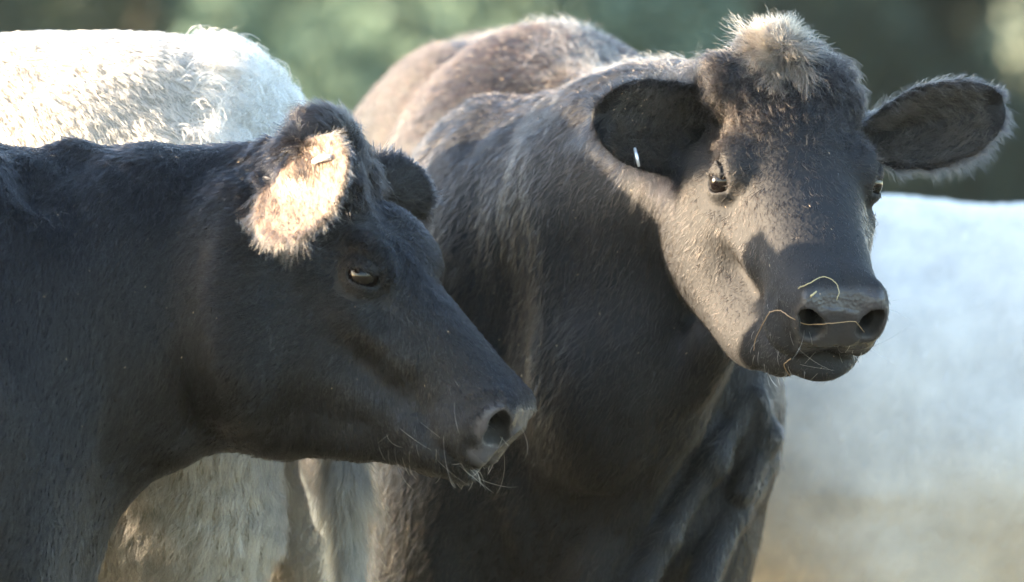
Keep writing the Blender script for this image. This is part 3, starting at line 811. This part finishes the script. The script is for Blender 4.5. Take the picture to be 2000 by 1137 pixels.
def surf(V, N, px, py, lift=.003):
    'the point of a surface nearest the camera on a line of sight'
    k = (CAMD + V[:, 1]) / CAMD
    qx = 1000 + V[:, 0] * S / k; qy = 568.5 - (V[:, 2] - CAMZ) * S / k
    m = (np.abs(qx - px) < 7) & (np.abs(qy - py) < 7)
    if not m.any(): m = ((qx - px) ** 2 + (qy - py) ** 2) < 400
    if not m.any(): return None
    i = np.where(m)[0][V[m, 1].argmin()]
    return V[i] + N[i] * lift
def smooth_pts(pts, m=6):
    pts = np.asarray(pts, float); t = np.arange(len(pts)); tt = np.linspace(0, len(pts) - 1, (len(pts) - 1) * m + 1)
    return np.stack([pchip(tt, t, pts[:, k]) for k in range(3)], 1)
M_tag = simple('ear_tag_metal', (.80, .82, .86), .25, Metallic=.6)
tA = EA1.wld((.062, -.052, .010)); 
ta = surf(VA, NA, 612, 312, .004); tb = surf(VA, NA, 645, 304, .004)
rod('ear_tag', [ta, ta * .6 + tb * .4 + [0, -.004, .002], tb], [.0042, .0050, .0042], M_tag, cowA, 10)
ta = surf(VB, NB, 1240, 285, .006); tb = surf(VB, NB, 1250, 318, .006)
rod('ear_tag', [ta, (ta + tb) / 2 + [0, -.004, 0], tb], [.0022, .0030, .0022], M_tag, cowB, 10)
M_straw = simple('straw', (.30, .20, .11), .5)
M_straw2 = simple('straw_green', (.40, .33, .17), .5)
def straw(px, mat, label, r=.0008, lift=.004):
    pts = smooth_pts([surf(VB, NB, x, y, lift) for x, y in px])
    pts = pts + .0003 * np.random.default_rng(len(px)).normal(size=pts.shape)
    o = rod('straw_stem', pts, r * np.linspace(1, .6, len(pts)), mat)
    tag(o, label, 'straw', 'straw stuck to the nose of the black cow')
straw([(1556, 560), (1580, 552), (1605, 538), (1632, 546), (1643, 565), (1637, 588)], M_straw2, 'yellow straw arched over the top of the nose pad')
straw([(1504, 605), (1520, 602), (1545, 625), (1580, 634), (1620, 633), (1660, 630), (1690, 645)], M_straw, 'long brown straw strung across both nostrils')
straw([(1504, 605), (1490, 630), (1472, 665), (1470, 685)], M_straw, 'brown straw hanging down the side of the muzzle')
straw([(1576, 578), (1596, 566)], M_straw2, 'short stiff yellow straw above the nostril', .0016)
straw([(1542, 705), (1530, 718), (1540, 738)], M_straw, 'short reddish straw on the lower lip')
# white cows
def lenC(p, n):
    px = 1000 + p[:, 0] * S / ((CAMD + p[:, 1]) / CAMD); py = 568.5 - (p[:, 2] - CAMZ) * S / ((CAMD + p[:, 1]) / CAMD)
    L = .017 + .024 * sstep(px, 380, 540)
    return L + .030 * sstep(py, 620, 860)
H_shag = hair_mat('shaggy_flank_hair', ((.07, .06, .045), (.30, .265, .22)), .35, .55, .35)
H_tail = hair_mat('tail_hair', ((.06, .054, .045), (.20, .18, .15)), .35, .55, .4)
ZC = P(0, 720, .5)[2]
is_leg = lambda p: ((p[:, 0] > P(500, 0, .8)[0]) & (p[:, 0] < P(690, 0, .8)[0]) & (p[:, 1] > .66))
H_leg = hair_mat('leg_hair', ((.16, .115, .09), (.34, .26, .21)), .35, .55, .3)
grow('leg_hair', VC, FC, NC, int(9000 * HQ), lambda p, n: (p[:, 2] <= ZC) * is_leg(p) * 1.0, flowC, lambda p, n: .014 + 0 * p[:, 0], H_leg, cowC, lift=.3, K=5, rad=.0003, seed=38)
grow('coat', VC, FC, NC, int(150000 * HQ), lambda p, n: (p[:, 2] > ZC) * 1.0, flowC, lenC, H_white, cowC, lift=.27, K=6, rad=.0003, clump=(.010, .4), wave=.15, wavef=.7, seed=31)
grow('rump_curls', VC, FC, NC, int(26000 * HQ), lambda p, n: sstep(p[:, 0], P(340, 0, .6)[0], P(500, 0, .6)[0]) * (p[:, 2] > P(0, 420, .6)[2]) * 1.0, lambda p, n: np.array([.7, -.2, .25]) + .8 * vnoise(p, .03, 41), lambda p, n: .048 + 0 * p[:, 0], H_white, cowC, lift=.7, K=9, rad=.0004, clump=(.016, .8), wave=.9, wavef=1.1, seed=35)
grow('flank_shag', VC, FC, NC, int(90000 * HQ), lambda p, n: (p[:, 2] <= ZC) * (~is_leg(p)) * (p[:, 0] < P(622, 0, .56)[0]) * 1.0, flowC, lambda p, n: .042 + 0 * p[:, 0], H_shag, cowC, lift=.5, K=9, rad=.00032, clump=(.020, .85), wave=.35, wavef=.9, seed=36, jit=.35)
grow('coat', VD, FD, ND, int(50000 * HQ), lambda p, n: 1.0 + 0 * p[:, 0], flowD, lambda p, n: np.full(len(p), .02), H_pale, cowD, lift=.3, K=4, rad=.0005, seed=32)
# tail switch
def tail_dens(p, n):
    return ((p[:, 0] > P(640, 0, .56)[0]) & (p[:, 2] < P(0, 760, .6)[2]) & (p[:, 0] < P(760, 0, .56)[0])) * 1.0
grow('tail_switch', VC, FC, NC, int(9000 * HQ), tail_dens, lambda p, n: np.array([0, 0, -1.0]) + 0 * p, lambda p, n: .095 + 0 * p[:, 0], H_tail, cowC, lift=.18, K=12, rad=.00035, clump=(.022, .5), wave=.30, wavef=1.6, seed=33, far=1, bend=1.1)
def chaff(V, N, n, box, seed):
    g = np.random.default_rng(seed); out = []
    for _ in range(n):
        p = surf(V, N, g.uniform(box[0], box[2]), g.uniform(box[1], box[3]), .007)
        if p is None: continue
        d = nrm(g.normal(size=3)) * g.uniform(.0008, .0030); w = nrm(np.cross(d, [0, 1, .2])) * g.uniform(.0003, .0008)
        out.append([p - d, p + w, p + d, p - w])
    return out
cf = chaff(VA, NA, 26, (20, 310, 900, 850), 1) + chaff(VB, NB, 150, (720, 60, 1280, 260), 2) + chaff(VB, NB, 30, (850, 300, 1650, 800), 3)
cfv = np.array(cf).reshape(-1, 3)
tag(mesh_np('chaff', cfv, np.arange(len(cfv)).reshape(-1, 4), simple('chaff', (.36, .27, .18), .6)), 'tiny pale flecks of chaff caught in the black coats', 'chaff', kind='stuff')
print('hair', time.time() - T0)

# ------------------------------------------------------------------ ground and background
def blob_noise_mat(name, c1, c2, sc1, rough=.9, c3=None):
    m, t, b = new_mat(name); L = t.links.new
    co = node(t, 'ShaderNodeTexCoord'); no = node(t, 'ShaderNodeTexNoise'); no.inputs['Scale'].default_value = sc1; no.inputs['Detail'].default_value = 6
    L(co.outputs['Object'], no.inputs['Vector'])
    cr = node(t, 'ShaderNodeValToRGB'); cr.color_ramp.elements[0].position = .35; cr.color_ramp.elements[1].position = .65
    cr.color_ramp.elements[0].color = (*c1, 1); cr.color_ramp.elements[1].color = (*c2, 1)
    L(no.outputs[0], cr.inputs[0]); L(cr.outputs[0], b.inputs['Base Color']); b.inputs['Roughness'].default_value = rough
    b.inputs['Specular IOR Level'].default_value = .2
    return m
M_ground = blob_noise_mat('pasture', (.10, .092, .062), (.16, .145, .095), .8)
gy = np.array([-40, -5, 0, 1, 2, 3, 4, 6, 12, 30, 60, 120, 400.]); gx = np.array([-300, -60, -20, -8, -3, 0, 3, 8, 20, 60, 300.])
GX, GY = np.meshgrid(gx, gy)
GV = np.stack([GX, GY, .045 * np.clip(GY, 0, 4)], -1).reshape(-1, 3)
gi, gj = np.meshgrid(np.arange(len(gy) - 1), np.arange(len(gx) - 1), indexing='ij'); nx = len(gx)
tag(mesh_np('ground', GV, np.stack([gi * nx + gj, gi * nx + gj + 1, (gi + 1) * nx + gj + 1, (gi + 1) * nx + gj], -1).reshape(-1, 4), M_ground), kind='structure')
def blades(n, x0, x1, y0, y1, hgt, seed):
    g = np.random.default_rng(seed)
    x = g.uniform(x0, x1, n); y = g.uniform(y0, y1, n); z = .045 * np.clip(y, 0, 4)
    a = g.uniform(0, 6.28, n); H = hgt * g.uniform(.5, 1.3, n); w = .004 + 0 * x; l = g.normal(size=(n, 2)) * .35
    c = np.stack([x, y, z], 1); dx = np.stack([np.cos(a), np.sin(a), 0 * a], 1) * w[:, None]
    mid = c + np.stack([l[:, 0] * H * .3, l[:, 1] * H * .3, H * .6], 1); top = c + np.stack([l[:, 0] * H, l[:, 1] * H, H], 1)
    V = np.stack([c - dx, c + dx, mid + dx * .7, mid - dx * .7, top + dx * .1, top - dx * .1], 1).reshape(-1, 3)
    b = np.arange(n)[:, None] * 6
    return V, np.concatenate([b + [0, 1, 2, 3], b + [3, 2, 4, 5]])
gv, gf = blades(26000, -4, 4, -1.5, 9, .07, 5)
tag(mesh_np('grass', gv, gf, simple('grass_blade', (.13, .15, .05), .6)), 'short yellow green pasture grass under the cows', 'grass', kind='stuff')

M_leafs = [simple('leaf_mid', (.12, .185, .145), .7, .2), simple('leaf_pale', (.155, .22, .18), .7, .2), simple('leaf_dark', (.045, .070, .054), .7, .2), simple('leaf_yellow', (.11, .155, .11), .7, .2)]
M_bark = simple('bark', (.06, .05, .04), .9)
def tree(name, x, y, Rr, Hh, mi, label, seed, n=42000, leaf=.08):
    g = np.random.default_rng(seed)
    o = bpy.data.objects.new(name, None); link(o); o.location = (x, y, .18)
    tag(o, label, 'tree', None)
    tr, fr = [], []
    pts = [(0, 0, 0, .30), (.1, 0, 1.5, .22), (-.1, .1, 3.2, .17), (.1, 0, Hh * .75, .06)]
    def tube(ps):
        base = sum(len(a) for a in tr); ring = []
        for (a, b_, c, r) in ps:
            th = np.arange(8) * np.pi / 4; ring.append(np.stack([a + r * np.cos(th), b_ + r * np.sin(th), c + 0 * th], 1))
        tr.append(np.concatenate(ring))
        for i in range(len(ps) - 1):
            for k in range(8): fr.append([base + i*8 + k, base + i*8 + (k+1) % 8, base + (i+1)*8 + (k+1) % 8, base + (i+1)*8 + k])
    tube(pts)
    for i in range(7):
        an = g.uniform(0, 6.28); z0 = g.uniform(1.0, Hh * .6)
        tube([(0, 0, z0, .10), (math.cos(an) * Rr * .4, math.sin(an) * Rr * .4, z0 + .8, .06), (math.cos(an) * Rr * .8, math.sin(an) * Rr * .8, z0 + 1.4, .02)])
    mesh_np('trunk', np.concatenate(tr), fr, M_bark, o)
    # clumped crown reaching low, like a hedgerow tree
    nc = 90
    cc = g.normal(size=(nc, 3)); cc /= np.linalg.norm(cc, axis=1, keepdims=True); cc *= g.uniform(.35, 1.0, (nc, 1)) ** .5
    cc = cc * [Rr, Rr, Hh * .5] + [0, 0, Hh * .52]
    cr = g.uniform(.45, 1.1, nc) * Rr * .35
    k = g.integers(0, nc, n)
    d = g.normal(size=(n, 3)); d /= np.linalg.norm(d, axis=1, keepdims=True)
    c = cc[k] + d * (cr[k] * g.uniform(.5, 1.0, n) ** .4)[:, None]
    c[:, 2] = np.maximum(c[:, 2], .1)
    a = nrm(g.normal(size=(n, 3)) + d * .6); b_ = nrm(np.cross(a, g.normal(size=(n, 3)))); w = leaf * g.uniform(.6, 1.3, (n, 1)); e = np.cross(a, b_)
    V = np.stack([c - b_ * w, c - e * w * .5, c + b_ * w, c + e * w * .5], 1).reshape(-1, 3)
    mesh_np('crown', V, np.arange(n * 4).reshape(-1, 4), M_leafs[mi], o, smooth=False)
    return o
TREES = [('tree', -6.9, 52, 2.6, 8, 2, 'dark tree far behind the sunlit white cow, at the far left'),
         ('tree', -3.4, 56, 2.3, 7, 3, 'yellowish green tree far behind the back of the sunlit white cow'),
         ('tree', -.6, 50, 2.3, 7.5, 0, 'soft green tree in the gap between the white cow and the black rump'),
         ('tree', 1.6, 58, 2.3, 8, 1, 'pale grey green tree beyond the black cow with the tuft'),
         ('tree', 4.9, 54, 2.7, 7, 2, 'dark green tree between the two ears at the upper right'),
         ('tree', 8.6, 50, 2.9, 8, 2, 'dark green tree at the far right behind the black ear tip')]
for i, a in enumerate(TREES): tree(*a, 100 + i)
FAR = ['leftmost', 'second from the left', 'third from the left', 'fourth from the left', 'middle', 'fourth from the right', 'third from the right', 'second from the right', 'rightmost']
for i, x in enumerate(np.arange(-17, 18, 4.25)):
    t_ = tree('tree', x + (i % 2) * .8, 66, 3.2, 10, (1, 0, 0)[i % 3], '%s tree of the pale distant row' % FAR[i], 300 + i)
    t_['group'] = 'distant row of trees'
# ------------------------------------------------------------------ the air
def box(name, lo, hi, mat):
    x, y, z = zip(lo, hi)
    V = [(x[i], y[j], z[k]) for i in (0, 1) for j in (0, 1) for k in (0, 1)]
    F = [(0, 1, 3, 2), (4, 6, 7, 5), (0, 4, 5, 1), (2, 3, 7, 6), (0, 2, 6, 4), (1, 5, 7, 3)]
    me = bpy.data.meshes.new(name); me.from_pydata(V, [], F); me.update(); me.materials.append(mat)
    return link(bpy.data.objects.new(name, me))
if os.environ.get('HAZE', '1') == '1':
    mh = bpy.data.materials.new('haze'); mh.use_nodes = True; th = mh.node_tree; th.nodes.clear()
    oh = node(th, 'ShaderNodeOutputMaterial'); vh = node(th, 'ShaderNodeVolumePrincipled')
    vh.inputs['Color'].default_value = (.75, .90, .92, 1); vh.inputs['Density'].default_value = .00015; vh.inputs['Anisotropy'].default_value = .1
    th.links.new(vh.outputs[0], oh.inputs['Volume'])
    tag(box('haze', (-60, -14, -1.2), (60, 85, 13), mh), kind='stuff')
print('all', time.time() - T0)
if CLAY:
    for b in (bA, bB, bC, bD): b.data.materials[0] = M_clay
    cam.data.dof.use_dof = False
    sc.view_settings.exposure = 1.0
    nt.nodes['Background'].inputs[1].default_value = .3
